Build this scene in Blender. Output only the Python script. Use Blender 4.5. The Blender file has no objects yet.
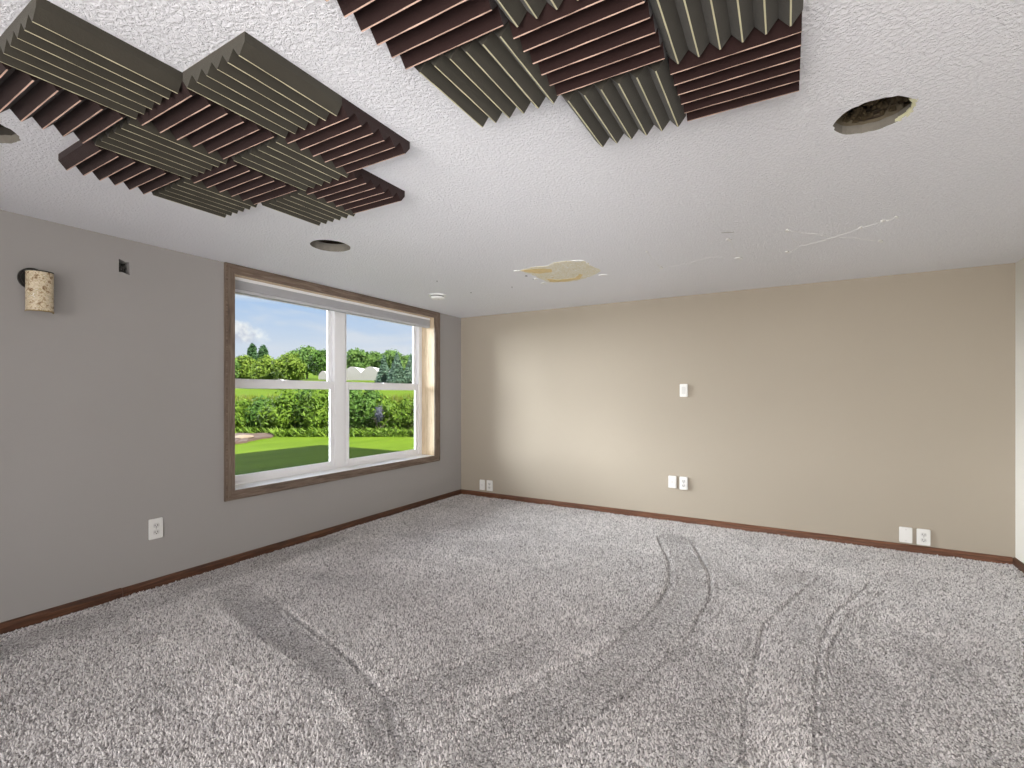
import bpy, bmesh, math, random
from mathutils import Vector, noise

# ------------------------------------------------------------------ survey frame
# everything is measured in "survey" units (ceiling 2.465 above the carpet);
# K turns them into metres (one foam panel = 0.305 m) and FZ is the carpet level
K = 0.853
FZ = -0.025
CZ = 2.44            # ceiling
CAM = (3.945, -5.392, 1.367)
TH = math.radians(30.05)
FPX = 473.7
HOR = 394.5


def S(p):
    return Vector((p[0] * K, p[1] * K, (p[2] - FZ) * K))


def ray(u, v):
    a = (u - 512) / FPX
    return (-math.sin(TH) + a * math.cos(TH), math.cos(TH) + a * math.sin(TH), -(v - HOR) / FPX)


def on_plane(u, v, axis, val):
    """where the surveyed sight line through a photo point meets a plane of the room"""
    d = ray(u, v)
    t = (val - CAM[axis]) / d[axis]
    return [CAM[i] + t * d[i] for i in range(3)]


def outdoors(u, depth):
    d = ray(u, HOR)
    return CAM[0] + depth * d[0], CAM[1] + depth * d[1]


scene = bpy.context.scene
col = scene.collection

# ------------------------------------------------------------------ camera
cam_data = bpy.data.cameras.new('camera')
cam_data.sensor_width = 36
cam_data.lens = FPX / 1024 * 36
cam_data.shift_y = (HOR - 384) / 1024
cam_data.clip_start = 0.02
cam_data.clip_end = 500
cam = bpy.data.objects.new('camera', cam_data)
cam.location = S(CAM)
cam.rotation_euler = (math.pi / 2, 0, TH)
col.objects.link(cam)
scene.camera = cam

# ------------------------------------------------------------------ exposure
scene.view_settings.view_transform = 'Standard'
scene.view_settings.look = 'None'
scene.view_settings.gamma = 1
scene.view_settings.exposure = 0.0
scene.view_settings.use_curve_mapping = False
scene.cycles.max_bounces = 10
scene.cycles.diffuse_bounces = 6
scene.cycles.transparent_max_bounces = 12
scene.cycles.use_denoising = True


# ------------------------------------------------------------------ node helpers
class NT:
    def __init__(self, tree):
        self.t = tree
        self.n = tree.nodes
        self.l = tree.links

    def new(self, kind, **kw):
        nd = self.n.new(kind)
        for k, v in kw.items():
            if k.startswith('i_'):
                key = k[2:]
                key = int(key) if key.isdigit() else key.replace('_', ' ')
                nd.inputs[key].default_value = v
            else:
                setattr(nd, k, v)
        return nd

    def link(self, a, b):
        self.l.new(a, b)

    def math(self, op, a, b=None, c=None):
        nd = self.n.new('ShaderNodeMath')
        nd.operation = op
        for i, x in enumerate((a, b, c)):
            if x is None:
                continue
            if isinstance(x, (int, float)):
                nd.inputs[i].default_value = x
            else:
                self.l.new(x, nd.inputs[i])
        return nd.outputs[0]

    def mix(self, fac, a, b, blend='MIX'):
        nd = self.n.new('ShaderNodeMix')
        nd.data_type = 'RGBA'
        nd.blend_type = blend
        for sock, x in ((nd.inputs[0], fac), (nd.inputs[6], a), (nd.inputs[7], b)):
            if isinstance(x, (int, float)):
                sock.default_value = x
            elif isinstance(x, (tuple, list)):
                sock.default_value = (*x[:3], 1)
            else:
                self.l.new(x, sock)
        return nd.outputs[2]

    def ramp(self, fac, stops):
        nd = self.n.new('ShaderNodeValToRGB')
        e = nd.color_ramp.elements
        while len(e) < len(stops):
            e.new(0.5)
        for i, (p, c) in enumerate(stops):
            e[i].position = p
            if isinstance(c, (int, float)):
                c = (c, c, c)
            e[i].color = (*c[:3], 1)
        self.l.new(fac, nd.inputs[0])
        return nd.outputs[0]

    def noise(self, vec, scale, detail=3, rough=0.5, dist=0.0):
        nd = self.n.new('ShaderNodeTexNoise')
        nd.inputs['Scale'].default_value = scale
        nd.inputs['Detail'].default_value = detail
        nd.inputs['Roughness'].default_value = rough
        nd.inputs['Distortion'].default_value = dist
        if vec is not None:
            self.l.new(vec, nd.inputs['Vector'])
        return nd.outputs[0]


def lin(r, g, b):
    def f(c):
        c /= 255
        return c / 12.92 if c <= 0.04045 else ((c + 0.055) / 1.055) ** 2.4
    return (f(r), f(g), f(b))


def new_mat(name):
    m = bpy.data.materials.new(name)
    m.use_nodes = True
    t = NT(m.node_tree)
    t.n.clear()
    out = t.new('ShaderNodeOutputMaterial')
    bs = t.new('ShaderNodeBsdfPrincipled')
    t.link(bs.outputs[0], out.inputs[0])
    m.diffuse_color = (0.5, 0.5, 0.5, 1)
    return m, t, bs, out


def pos_vec(t, scale=(1, 1, 1)):
    g = t.new('ShaderNodeNewGeometry')
    mp = t.new('ShaderNodeMapping')
    mp.inputs['Scale'].default_value = scale
    t.link(g.outputs['Position'], mp.inputs[0])
    return mp.outputs[0]


def obj_vec(t, scale=(1, 1, 1)):
    g = t.new('ShaderNodeTexCoord')
    mp = t.new('ShaderNodeMapping')
    mp.inputs['Scale'].default_value = scale
    t.link(g.outputs['Object'], mp.inputs[0])
    return mp.outputs[0]


def bump(t, bs, height, strength, dist=0.01):
    b = t.new('ShaderNodeBump')
    b.inputs['Strength'].default_value = strength
    b.inputs['Distance'].default_value = dist
    t.link(height, b.inputs['Height'])
    t.link(b.outputs[0], bs.inputs['Normal'])


def simple(name, base, rough=0.6, var=0.08, vscale=6, bscale=60, bstr=0.1, metal=0.0, spec=0.5):
    m, t, bs, out = new_mat(name)
    v = obj_vec(t)
    n = t.noise(v, vscale, 4)
    lo = tuple(c * (1 - var) for c in base)
    hi = tuple(min(1, c * (1 + var)) for c in base)
    t.link(t.mix(n, lo, hi), bs.inputs['Base Color'])
    bs.inputs['Roughness'].default_value = rough
    bs.inputs['Metallic'].default_value = metal
    bs.inputs['Specular IOR Level'].default_value = spec
    if bstr:
        bump(t, bs, t.noise(v, bscale, 3), bstr, 0.002)
    return m


def wood(name, dark, mid, light, axis='y', rough=0.45, scale=1.0, bstr=0.25):
    m, t, bs, out = new_mat(name)
    st = {'x': (1.2, 18, 18), 'y': (18, 1.2, 18), 'z': (18, 18, 1.2)}[axis]
    v = pos_vec(t, tuple(s * scale for s in st))
    n1 = t.noise(v, 3.0, 5, 0.6, 1.2)
    n2 = t.noise(v, 14.0, 4, 0.6, 0.3)
    f = t.math('ADD', t.math('MULTIPLY', n1, 0.7), t.math('MULTIPLY', n2, 0.3))
    c = t.ramp(f, [(0.32, dark), (0.5, mid), (0.68, light)])
    t.link(c, bs.inputs['Base Color'])
    bs.inputs['Roughness'].default_value = rough
    bump(t, bs, f, bstr, 0.003)
    return m


# ------------------------------------------------------------------ materials
M = {}


def make_materials():
    # painted drywall
    def paint(name, base):
        m, t, bs, out = new_mat(name)
        v = pos_vec(t)
        n = t.noise(v, 1.3, 3)
        t.link(t.mix(n, tuple(c * 0.97 for c in base), tuple(c * 1.03 for c in base)), bs.inputs['Base Color'])
        bs.inputs['Roughness'].default_value = 0.72
        bs.inputs['Specular IOR Level'].default_value = 0.3
        bump(t, bs, t.noise(v, 160, 3, 0.6), 0.12, 0.0015)
        return m
    M['wall'] = paint('greige_wall_paint', WALL)
    M['wall_back'] = paint('tan_wall_paint', WALL_BACK)
    M['wall_lit'] = paint('lit_wall_paint', WALL_LIT)

    # knockdown ceiling
    m, t, bs, out = new_mat('knockdown_ceiling')
    v = pos_vec(t)
    n1 = t.noise(v, 78, 4, 0.6, 0.5)
    n2 = t.noise(v, 115, 3, 0.6, 0.2)
    h1 = t.ramp(n1, [(0.42, 0.0), (0.60, 1.0)])
    h = t.math('ADD', t.math('MULTIPLY', h1, 0.65), t.math('MULTIPLY', n2, 0.5))
    n3 = t.noise(v, 1.1, 3)
    base = t.mix(n3, tuple(c * 0.975 for c in CEIL), CEIL)
    t.link(base, bs.inputs['Base Color'])
    bs.inputs['Roughness'].default_value = 0.62
    bs.inputs['Specular IOR Level'].default_value = 0.35
    bump(t, bs, h, 0.85, 0.0042)
    M['ceiling'] = m

    # carpet: cut pile in grey tufts
    m, t, bs, out = new_mat('grey_cut_pile_carpet')
    v = pos_vec(t)
    vo = t.new('ShaderNodeTexVoronoi', i_Scale=95.0)
    t.link(v, vo.inputs['Vector'])
    n1 = t.noise(v, 150, 4, 0.7)
    n2 = t.noise(v, 42, 4, 0.65)
    n3 = t.noise(v, 3.0, 4, 0.6)
    n4 = t.noise(v, 9.0, 3, 0.6)
    v2 = t.new('ShaderNodeTexVoronoi', i_Scale=150.0)
    t.link(v, v2.inputs['Vector'])
    sx = t.new('ShaderNodeSeparateColor')
    t.link(v2.outputs['Color'], sx.inputs[0])
    f = t.math('ADD', t.math('MULTIPLY', n1, 0.40), t.math('ADD', t.math('MULTIPLY', n2, 0.25), t.math('MULTIPLY', sx.outputs[0], 0.35)))
    c = t.ramp(f, [(0.28, CARPET[0]), (0.42, CARPET[1]), (0.55, CARPET[2]), (0.70, CARPET[3])])
    nap = t.ramp(t.math('ADD', t.math('MULTIPLY', n3, 0.6), t.math('MULTIPLY', n4, 0.4)), [(0.38, 0.86), (0.62, 1.0)])
    c = t.mix(1.0, c, nap, 'MULTIPLY')
    at = t.new('ShaderNodeAttribute', attribute_name='nap')
    c = t.mix(1.0, c, t.ramp(at.outputs['Fac'], [(0.0, 0.80), (0.5, 1.0), (1.0, 1.14)]), 'MULTIPLY')
    t.link(c, bs.inputs['Base Color'])
    bs.inputs['Roughness'].default_value = 0.95
    bs.inputs['Specular IOR Level'].default_value = 0.1
    hh = t.math('ADD', t.math('MULTIPLY', f, 1.0), t.math('MULTIPLY', vo.outputs['Distance'], -0.3))
    bump(t, bs, hh, 0.8, 0.008)
    M['carpet'] = m

    m, t, bs, out = new_mat('carpet_yarn')
    v = pos_vec(t)
    n3 = t.noise(v, 3.0, 4, 0.6)
    n2 = t.noise(v, 60, 3, 0.6)
    at = t.new('ShaderNodeAttribute', attribute_name='tuft')
    an = t.new('ShaderNodeAttribute', attribute_name='nap')
    f = t.math('ADD', t.math('MULTIPLY', at.outputs['Fac'], 0.6), t.math('MULTIPLY', n2, 0.4))
    c = t.ramp(f, [(0.18, YARN[0]), (0.42, YARN[1]), (0.80, YARN[2])])
    c = t.mix(1.0, c, t.ramp(n3, [(0.36, 0.86), (0.62, 1.0)]), 'MULTIPLY')
    c = t.mix(1.0, c, t.ramp(an.outputs['Fac'], [(0.0, 0.80), (0.5, 1.0), (1.0, 1.14)]), 'MULTIPLY')
    t.link(c, bs.inputs['Base Color'])
    bs.inputs['Roughness'].default_value = 0.95
    bs.inputs['Specular IOR Level'].default_value = 0.1
    M['pile'] = m
    M['casing_y'] = wood('grey_brown_oak', lin(72, 58, 48), lin(112, 95, 82), lin(140, 124, 110), 'y')
    M['casing_z'] = wood('grey_brown_oak_upright', lin(76, 62, 52), lin(114, 98, 85), lin(142, 127, 112), 'z')
    M['jamb'] = wood('daylit_oak_jamb', lin(176, 154, 126), lin(208, 188, 158), lin(222, 206, 180), 'z', 0.55)  # casing oak in a paler tone, daylight on the reveal painted in
    M['base_y'] = wood('brown_stained_trim', lin(44, 26, 16), lin(78, 48, 31), lin(112, 74, 50), 'y', 0.4)
    M['base_x'] = wood('red_brown_stained_trim', lin(62, 36, 22), lin(98, 62, 42), lin(130, 88, 64), 'x', 0.4)
    M['vinyl'] = simple('white_vinyl', (0.84, 0.84, 0.86), 0.35, 0.02, 3, 30, 0.0)
    M['sill'] = simple('white_painted_sill', (0.90, 0.90, 0.89), 0.4, 0.03)
    M['plate'] = simple('white_plastic_plate', (0.76, 0.75, 0.73), 0.35, 0.01, 3, 30, 0.0)
    M['receptacle'] = simple('white_receptacle', (0.64, 0.63, 0.615), 0.4, 0.01, 3, 30, 0.0)
    M['slot'] = simple('dark_slot', (0.03, 0.03, 0.03), 0.7, 0.0)
    M['metal'] = simple('steel_screw', (0.5, 0.5, 0.48), 0.35, 0.05, metal=0.8)
    M['smoke'] = simple('white_detector_plastic', (0.85, 0.85, 0.84), 0.45, 0.02)
    M['smoke_vent'] = simple('grey_detector_vent', (0.12, 0.12, 0.11), 0.6, 0.02)
    M['bronze'] = simple('dark_bronze', (0.030, 0.027, 0.025), 0.45, 0.1, metal=0.4)
    M['gold'] = simple('aged_brass', (0.42, 0.30, 0.12), 0.4, 0.1, metal=0.7)
    M['shade'] = simple('grey_cellular_shade', (0.50, 0.50, 0.52), 0.8, 0.03)
    M['joist'] = wood('rough_joist', lin(40, 31, 22), lin(62, 49, 35), lin(84, 68, 50), 'x', 0.8)
    M['cavity'] = simple('dark_cavity', (0.05, 0.043, 0.035), 0.9, 0.3)
    M['gypsum'] = simple('cut_gypsum_edge', lin(104, 94, 76), 0.9, 0.45, 40, 120, 1.0)
    M['gypsum_grey'] = simple('grey_cut_edge', lin(120, 115, 106), 0.9, 0.2, 30, 120, 0.6)
    M['paper'] = simple('torn_yellow_paper', lin(222, 220, 186), 0.9, 0.15, 30, 120, 0.4)
    M['insul'] = simple('brown_insulation', lin(66, 55, 36), 1.0, 0.6, 40, 90, 1.0)
    M['flake'] = simple('white_plaster_flake', (0.86, 0.86, 0.85), 0.7, 0.03)
    M['nail'] = simple('dark_nail', (0.06, 0.06, 0.06), 0.6, 0.0)

    # water stain
    m, t, bs, out = new_mat('ochre_water_stain')
    v = pos_vec(t)
    n = t.noise(v, 26, 5, 0.65, 1.5)
    n2 = t.noise(v, 60, 3, 0.6)
    c = t.ramp(n, [(0.36, lin(206, 192, 146)), (0.45, lin(232, 231, 222)), (0.53, lin(218, 206, 168)), (0.60, lin(238, 238, 234))])
    t.link(c, bs.inputs['Base Color'])
    bs.inputs['Roughness'].default_value = 0.8
    bump(t, bs, n2, 0.7, 0.004)
    M['stain'] = m
    M['stain_dark'] = simple('ochre_stain_edge', lin(222, 200, 146), 0.8, 0.25, 30)

    # foam
    def foam(name, base):
        m, t, bs, out = new_mat(name)
        v = obj_vec(t)
        n = t.noise(v, 220, 3, 0.7)
        n2 = t.noise(v, 12, 3)
        c = t.mix(n2, tuple(c * 0.85 for c in base), tuple(c * 1.15 for c in base))
        t.link(c, bs.inputs['Base Color'])
        bs.inputs['Roughness'].default_value = 0.95
        bs.inputs['Specular IOR Level'].default_value = 0.15
        bs.inputs['Sheen Weight'].default_value = 0.12
        bump(t, bs, n, 0.5, 0.002)
        return m
    M['foam_charcoal'] = foam('charcoal_acoustic_foam', FOAM_C)
    M['foam_burgundy'] = foam('burgundy_acoustic_foam', FOAM_B)
    M['tip_charcoal'] = simple('painted_edge_light_charcoal', lin(196, 190, 158), 0.9, 0.1, 40)  # light caught by the ridge edges, painted as a pale tip colour
    M['tip_burgundy'] = simple('painted_edge_light_burgundy', lin(214, 182, 164), 0.9, 0.1, 40)

    # mica shade of the sconce
    m, t, bs, out = new_mat('mottled_mica_shade')
    v = obj_vec(t)
    n = t.noise(v, 42, 5, 0.7, 2.0)
    vo = t.new('ShaderNodeTexVoronoi', i_Scale=40.0)
    t.link(v, vo.inputs['Vector'])
    f = t.math('ADD', t.math('MULTIPLY', n, 0.75), t.math('MULTIPLY', vo.outputs['Distance'], 0.3))
    c = t.ramp(f, [(0.36, lin(120, 92, 62)), (0.46, lin(176, 152, 118)), (0.54, lin(226, 214, 190)), (0.62, lin(176, 156, 112)), (0.72, lin(236, 232, 222))])
    t.link(c, bs.inputs['Base Color'])
    bs.inputs['Roughness'].default_value = 0.3
    bump(t, bs, f, 0.4, 0.003)
    M['mica'] = m

    # glass
    m, t, bs, out = new_mat('window_glass')
    t.n.remove(bs)
    tr = t.new('ShaderNodeBsdfTransparent')
    tr.inputs[0].default_value = (0.96, 0.975, 0.97, 1)
    gl = t.new('ShaderNodeBsdfGlossy')
    gl.inputs['Roughness'].default_value = 0.02
    fr = t.new('ShaderNodeFresnel', i_IOR=1.14)
    mx = t.new('ShaderNodeMixShader')
    t.link(fr.outputs[0], mx.inputs[0])
    t.link(tr.outputs[0], mx.inputs[1])
    t.link(gl.outputs[0], mx.inputs[2])
    t.link(mx.outputs[0], out.inputs[0])
    M['glass'] = m

    # outdoors
    m, t, bs, out = new_mat('mown_lawn_and_field')
    v = pos_vec(t)
    n1 = t.noise(v, 0.55, 4)
    n2 = t.noise(v, 14, 4, 0.7)
    wv = t.noise(pos_vec(t, (2.2, 0.35, 1)), 1.4, 4, 0.6)
    f = t.math('ADD', t.math('MULTIPLY', n1, 0.3), t.math('ADD', t.math('MULTIPLY', n2, 0.3), t.math('MULTIPLY', wv, 0.4)))
    c = t.ramp(f, [(0.36, GRASS[0]), (0.5, GRASS[1]), (0.64, GRASS[2])])
    t.link(c, bs.inputs['Base Color'])
    bs.inputs['Roughness'].default_value = 0.95
    bs.inputs['Specular IOR Level'].default_value = 0.05
    bump(t, bs, n2, 0.6, 0.03)
    M['grass'] = m

    def leaf(name, a, b, trans=0.35):
        m, t, bs, out = new_mat(name)
        g = t.new('ShaderNodeNewGeometry')
        c = t.mix(g.outputs['Random Per Island'], a, b)
        n = t.noise(pos_vec(t), 1.6, 3)
        c = t.mix(n, c, tuple((x + y) * 0.55 for x, y in zip(a, b)))
        t.link(c, bs.inputs['Base Color'])
        bs.inputs['Roughness'].default_value = 0.6
        bs.inputs['Specular IOR Level'].default_value = 0.15
        tl = t.new('ShaderNodeBsdfTranslucent')
        t.link(c, tl.inputs[0])
        mx = t.new('ShaderNodeMixShader')
        mx.inputs[0].default_value = trans
        t.link(bs.outputs[0], mx.inputs[1])
        t.link(tl.outputs[0], mx.inputs[2])
        t.link(mx.outputs[0], out.inputs[0])
        return m
    for k, (a, b) in LEAF.items():
        M['leaf_' + k] = leaf(k + '_foliage', a, b)
    M['bark'] = simple('grey_brown_bark', (0.03, 0.024, 0.018), 0.95, 0.3, 6, 30, 0.6)
    M['mulch'] = simple('brown_mulch', (0.040, 0.022, 0.017), 1.0, 0.5, 14, 40, 1.0)
    M['rock'] = simple('tan_rock', (0.13, 0.10, 0.075), 0.9, 0.2)
    M['poly'] = simple('white_greenhouse_film', (0.30, 0.29, 0.30), 0.5, 0.04)
    M['poly_end'] = simple('greenhouse_end_wall', (0.20, 0.195, 0.20), 0.6, 0.05)
    M['roof'] = simple('grey_shingle', (0.05, 0.048, 0.045), 0.9, 0.2)
    M['siding'] = simple('pale_siding', (0.13, 0.13, 0.13), 0.8, 0.05)


WALL = (0.345, 0.328, 0.316)
WALL_BACK = (0.385, 0.338, 0.275)
WALL_LIT = (0.74, 0.72, 0.67)  # wall grey made paler, window light on the right wall painted in
CEIL = (0.84, 0.845, 0.885)
CARPET = [(0.12, 0.110, 0.108), (0.40, 0.38, 0.375), (0.66, 0.635, 0.63), (0.90, 0.88, 0.87)]
YARN = [(0.26, 0.245, 0.240), (0.70, 0.668, 0.660), (0.94, 0.905, 0.895)]
FOAM_C = (0.050, 0.045, 0.035)
FOAM_B = (0.022, 0.0105, 0.0095)
GRASS = [(0.036, 0.064, 0.0035), (0.050, 0.083, 0.0045), (0.066, 0.104, 0.007)]
LEAF = {
    'hedge': ((0.014, 0.050, 0.005), (0.125, 0.195, 0.018)),
    'deep': ((0.012, 0.045, 0.009), (0.075, 0.140, 0.022)),
    'lime': ((0.045, 0.095, 0.010), (0.135, 0.180, 0.026)),
    'weed': ((0.030, 0.080, 0.008), (0.120, 0.175, 0.018)),
    'dark': ((0.018, 0.050, 0.020), (0.050, 0.105, 0.035)),
    'mid': ((0.030, 0.080, 0.020), (0.110, 0.180, 0.040)),
    'spruce': ((0.030, 0.065, 0.045), (0.100, 0.155, 0.115)),
    'meadow': ((0.060, 0.080, 0.008), (0.110, 0.125, 0.016)),
    'lilac': ((0.050, 0.055, 0.085), (0.090, 0.095, 0.130)),
}

# ------------------------------------------------------------------ sky
w = bpy.data.worlds.new('sky')
scene.world = w
w.use_nodes = True
t = NT(w.node_tree)
t.n.clear()
wo = t.new('ShaderNodeOutputWorld')
bg = t.new('ShaderNodeBackground')
tc = t.new('ShaderNodeTexCoord')
sep = t.new('ShaderNodeSeparateXYZ')
t.link(tc.outputs['Generated'], sep.inputs[0])
grad = t.ramp(sep.outputs[2], [(0.0, lin(226, 228, 238)), (0.09, lin(214, 224, 240)), (0.19, lin(172, 203, 242)), (0.6, lin(96, 146, 226))])
mp = t.new('ShaderNodeMapping')
mp.inputs['Scale'].default_value = (3.0, 3.0, 16.0)
t.link(tc.outputs['Generated'], mp.inputs[0])
cl = t.noise(mp.outputs[0], 1.7, 6, 0.55, 0.4)
thin = t.ramp(cl, [(0.46, 0.0), (0.66, 0.75)])
skyc = t.mix(thin, grad, lin(226, 230, 240))
# one bright cumulus low in the west
cdir = Vector(ray(238, 333)).normalized()
mp2 = t.new('ShaderNodeVectorMath', operation='SUBTRACT')
t.link(tc.outputs['Generated'], mp2.inputs[0])
mp2.inputs[1].default_value = cdir
sc3 = t.new('ShaderNodeVectorMath', operation='MULTIPLY')
t.link(mp2.outputs[0], sc3.inputs[0])
sc3.inputs[1].default_value = (1.0, 1.0, 2.4)
ln = t.new('ShaderNodeVectorMath', operation='LENGTH')
t.link(sc3.outputs[0], ln.inputs[0])
cn = t.noise(tc.outputs['Generated'], 26, 5, 0.6)
cm = t.math('ADD', ln.outputs['Value'], t.math('MULTIPLY', t.math('SUBTRACT', cn, 0.5), 0.11))
cmask = t.ramp(cm, [(0.026, 1.0), (0.052, 0.0)])
ccol = t.mix(t.ramp(t.noise(tc.outputs['Generated'], 40, 4), [(0.4, 0.0), (0.6, 1.0)]), lin(205, 210, 225), (1.0, 1.0, 1.0))
skyc = t.mix(cmask, skyc, ccol)
t.link(skyc, bg.inputs[0])
bg.inputs[1].default_value = 1.0
t.link(bg.outputs[0], wo.inputs[0])


# ------------------------------------------------------------------ lights
def lamp(name, kind, loc, direction, energy, color, **kw):
    d = bpy.data.lights.new(name, kind)
    d.energy = energy
    d.color = color
    for k, v in kw.items():
        setattr(d, k, v)
    o = bpy.data.objects.new(name, d)
    o.location = loc
    o.rotation_euler = Vector(direction).to_track_quat('-Z', 'Y').to_euler()
    col.objects.link(o)
    return o


lamp('sun', 'SUN', (8, 0, 20), (-1.0, 0.02, -1.19), 24.0, (1.0, 0.94, 0.80), angle=math.radians(0.6))
# added wide sun lamp from the west, boosts window daylight to fill the room
lamp('window_fill_sun', 'SUN', (-20, -2, 12), (1.0, 0.42, -0.09), 22.0, (0.96, 0.975, 1.0), angle=math.radians(58))
# added fill light, set in a made-up opening of the unseen rear wall
lamp('rear_fill', 'AREA', S((3.4, -7.9, 1.15)), (0.10, 1.0, 0.14), 84, (1.0, 0.95, 0.90), shape='RECTANGLE', size=3.0, size_y=1.7, spread=math.radians(120))

# added fill spot behind the camera, aimed to brighten the far ceiling
lamp('ceiling_fill', 'SPOT', S((4.5, -6.4, 0.55)), (-3.2, 4.7, 1.72), 300, (0.97, 0.98, 1.0), spot_size=math.radians(48), spot_blend=1.0, shadow_soft_size=0.35)

make_materials()


# ------------------------------------------------------------------ mesh helpers
class MB:
    """collects geometry in survey units and links it as ONE mesh object"""

    def __init__(self):
        self.v = []
        self.f = []
        self.mi = []

    def add(self, verts, faces, mi=0):
        o = len(self.v)
        self.v += [tuple(p) for p in verts]
        self.f += [tuple(i + o for i in f) for f in faces]
        self.mi += [mi] * len(faces)
        return self

    def box(self, a, b, mi=0, bevel=0.0):
        x0, x1 = sorted((a[0], b[0]))
        y0, y1 = sorted((a[1], b[1]))
        z0, z1 = sorted((a[2], b[2]))
        if bevel:
            bm = bmesh.new()
            bmesh.ops.create_cube(bm, size=1)
            for v in bm.verts:
                v.co = Vector(((x0 + x1) / 2 + v.co.x * (x1 - x0), (y0 + y1) / 2 + v.co.y * (y1 - y0), (z0 + z1) / 2 + v.co.z * (z1 - z0)))
            bmesh.ops.bevel(bm, geom=list(bm.edges), offset=bevel, segments=2, affect='EDGES')
            self.from_bm(bm, mi)
            return self
        vs = [(x0, y0, z0), (x1, y0, z0), (x1, y1, z0), (x0, y1, z0), (x0, y0, z1), (x1, y0, z1), (x1, y1, z1), (x0, y1, z1)]
        self.add(vs, [(0, 3, 2, 1), (4, 5, 6, 7), (0, 1, 5, 4), (1, 2, 6, 5), (2, 3, 7, 6), (3, 0, 4, 7)], mi)
        return self

    def from_bm(self, bm, mi=0):
        bm.verts.ensure_lookup_table()
        bm.verts.index_update()
        self.add([v.co[:] for v in bm.verts], [[v.index for v in f.verts] for f in bm.faces], mi)
        bm.free()
        return self

    def prism(self, poly, axis, a, b, mi=0, caps=True):
        """poly: 2-D points in the two remaining axes, swept along axis from a to b"""
        def put(p, s):
            q = list(p)
            q.insert(axis, s)
            return tuple(q)
        n = len(poly)
        vs = [put(p, a) for p in poly] + [put(p, b) for p in poly]
        fs = [(i, (i + 1) % n, (i + 1) % n + n, i + n) for i in range(n)]
        if caps:
            fs += [tuple(range(n))[::-1], tuple(range(n, 2 * n))]
        self.add(vs, fs, mi)
        return self

    def lathe(self, prof, c, axis=2, seg=32, mi=0):
        """prof: (radius, offset along axis)"""
        vs = []
        for r, h in prof:
            for i in range(seg):
                a = 2 * math.pi * i / seg
                p = [r * math.cos(a), r * math.sin(a)]
                p.insert(axis, h)
                vs.append(tuple(p[k] + c[k] for k in range(3)))
        fs = []
        for j in range(len(prof) - 1):
            for i in range(seg):
                k = (i + 1) % seg
                fs.append((j * seg + i, j * seg + k, (j + 1) * seg + k, (j + 1) * seg + i))
        if prof[0][0] > 1e-6:
            fs.append(tuple(range(seg))[::-1])
        if prof[-1][0] > 1e-6:
            fs.append(tuple(range((len(prof) - 1) * seg, len(prof) * seg)))
        self.add(vs, fs, mi)
        return self

    def tube(self, pts, r, seg=6, mi=0):
        pts = [Vector(p) for p in pts]
        vs = []
        rr = r if isinstance(r, (list, tuple)) else [r] * len(pts)
        for i, p in enumerate(pts):
            d = (pts[min(i + 1, len(pts) - 1)] - pts[max(i - 1, 0)]).normalized()
            up = Vector((0, 0, 1)) if abs(d.z) < 0.9 else Vector((1, 0, 0))
            a = d.cross(up).normalized()
            b = d.cross(a)
            for k in range(seg):
                g = 2 * math.pi * k / seg
                vs.append(p + rr[i] * (math.cos(g) * a + math.sin(g) * b))
        fs = [(i * seg + k, i * seg + (k + 1) % seg, (i + 1) * seg + (k + 1) % seg, (i + 1) * seg + k)
              for i in range(len(pts) - 1) for k in range(seg)]
        fs += [tuple(range(seg)), tuple(range((len(pts) - 1) * seg, len(pts) * seg))[::-1]]
        self.add(vs, fs, mi)
        return self

    def build(self, name, mats, parent=None, origin=None, smooth=False):
        if not isinstance(mats, (list, tuple)):
            mats = [mats]
        if parent is not None:
            org = Vector(parent['_o'])
        elif origin is not None:
            org = S(origin)
        else:
            org = Vector((0, 0, 0))
        me = bpy.data.meshes.new(name)
        me.from_pydata([tuple(S(p) - org) for p in self.v], [], self.f)
        for m in mats:
            me.materials.append(m)
        me.polygons.foreach_set('material_index', self.mi)
        me.update()
        if smooth:
            me.polygons.foreach_set('use_smooth', [True] * len(me.polygons))
            me.update()
        bm = bmesh.new()
        bm.from_mesh(me)
        bmesh.ops.recalc_face_normals(bm, faces=bm.faces)
        bm.to_mesh(me)
        bm.free()
        o = bpy.data.objects.new(name, me)
        col.objects.link(o)
        if parent is not None:
            o.parent = parent
        elif origin is not None:
            o.location = org
        o['_o'] = tuple(org)
        return o


def tag(o, label=None, cat=None, group=None, kind=None):
    if label:
        o['label'] = label
    if cat:
        o['category'] = cat
    if group:
        o['group'] = group
    if kind:
        o['kind'] = kind
    return o


def empty(name, loc, label=None, cat=None, group=None, kind=None):
    o = bpy.data.objects.new(name, None)
    o.location = S(loc)
    o.empty_display_size = 0.05
    o['_o'] = tuple(S(loc))
    col.objects.link(o)
    return tag(o, label, cat, group, kind)


def slab_with_holes(outer, holes, axis, a, b, mi=0, rim_mi=None):
    """flat slab (polygon outer, hole polygons) between planes a and b of an axis"""
    mb = MB()

    def put(p, s):
        q = list(p)
        q.insert(axis, s)
        return tuple(q)
    for s in (a, b):
        bm = bmesh.new()
        for loop in [outer] + holes:
            vs = [bm.verts.new(put(p, s)) for p in loop]
            for i in range(len(vs)):
                bm.edges.new((vs[i], vs[(i + 1) % len(vs)]))
        bmesh.ops.triangle_fill(bm, use_beauty=True, use_dissolve=False, edges=list(bm.edges))
        mb.from_bm(bm, mi)
    for k, loop in enumerate([outer] + holes):
        mb.prism(loop, axis, a, b, mi if (k == 0 or rim_mi is None) else rim_mi, caps=False)
    return mb


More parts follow.
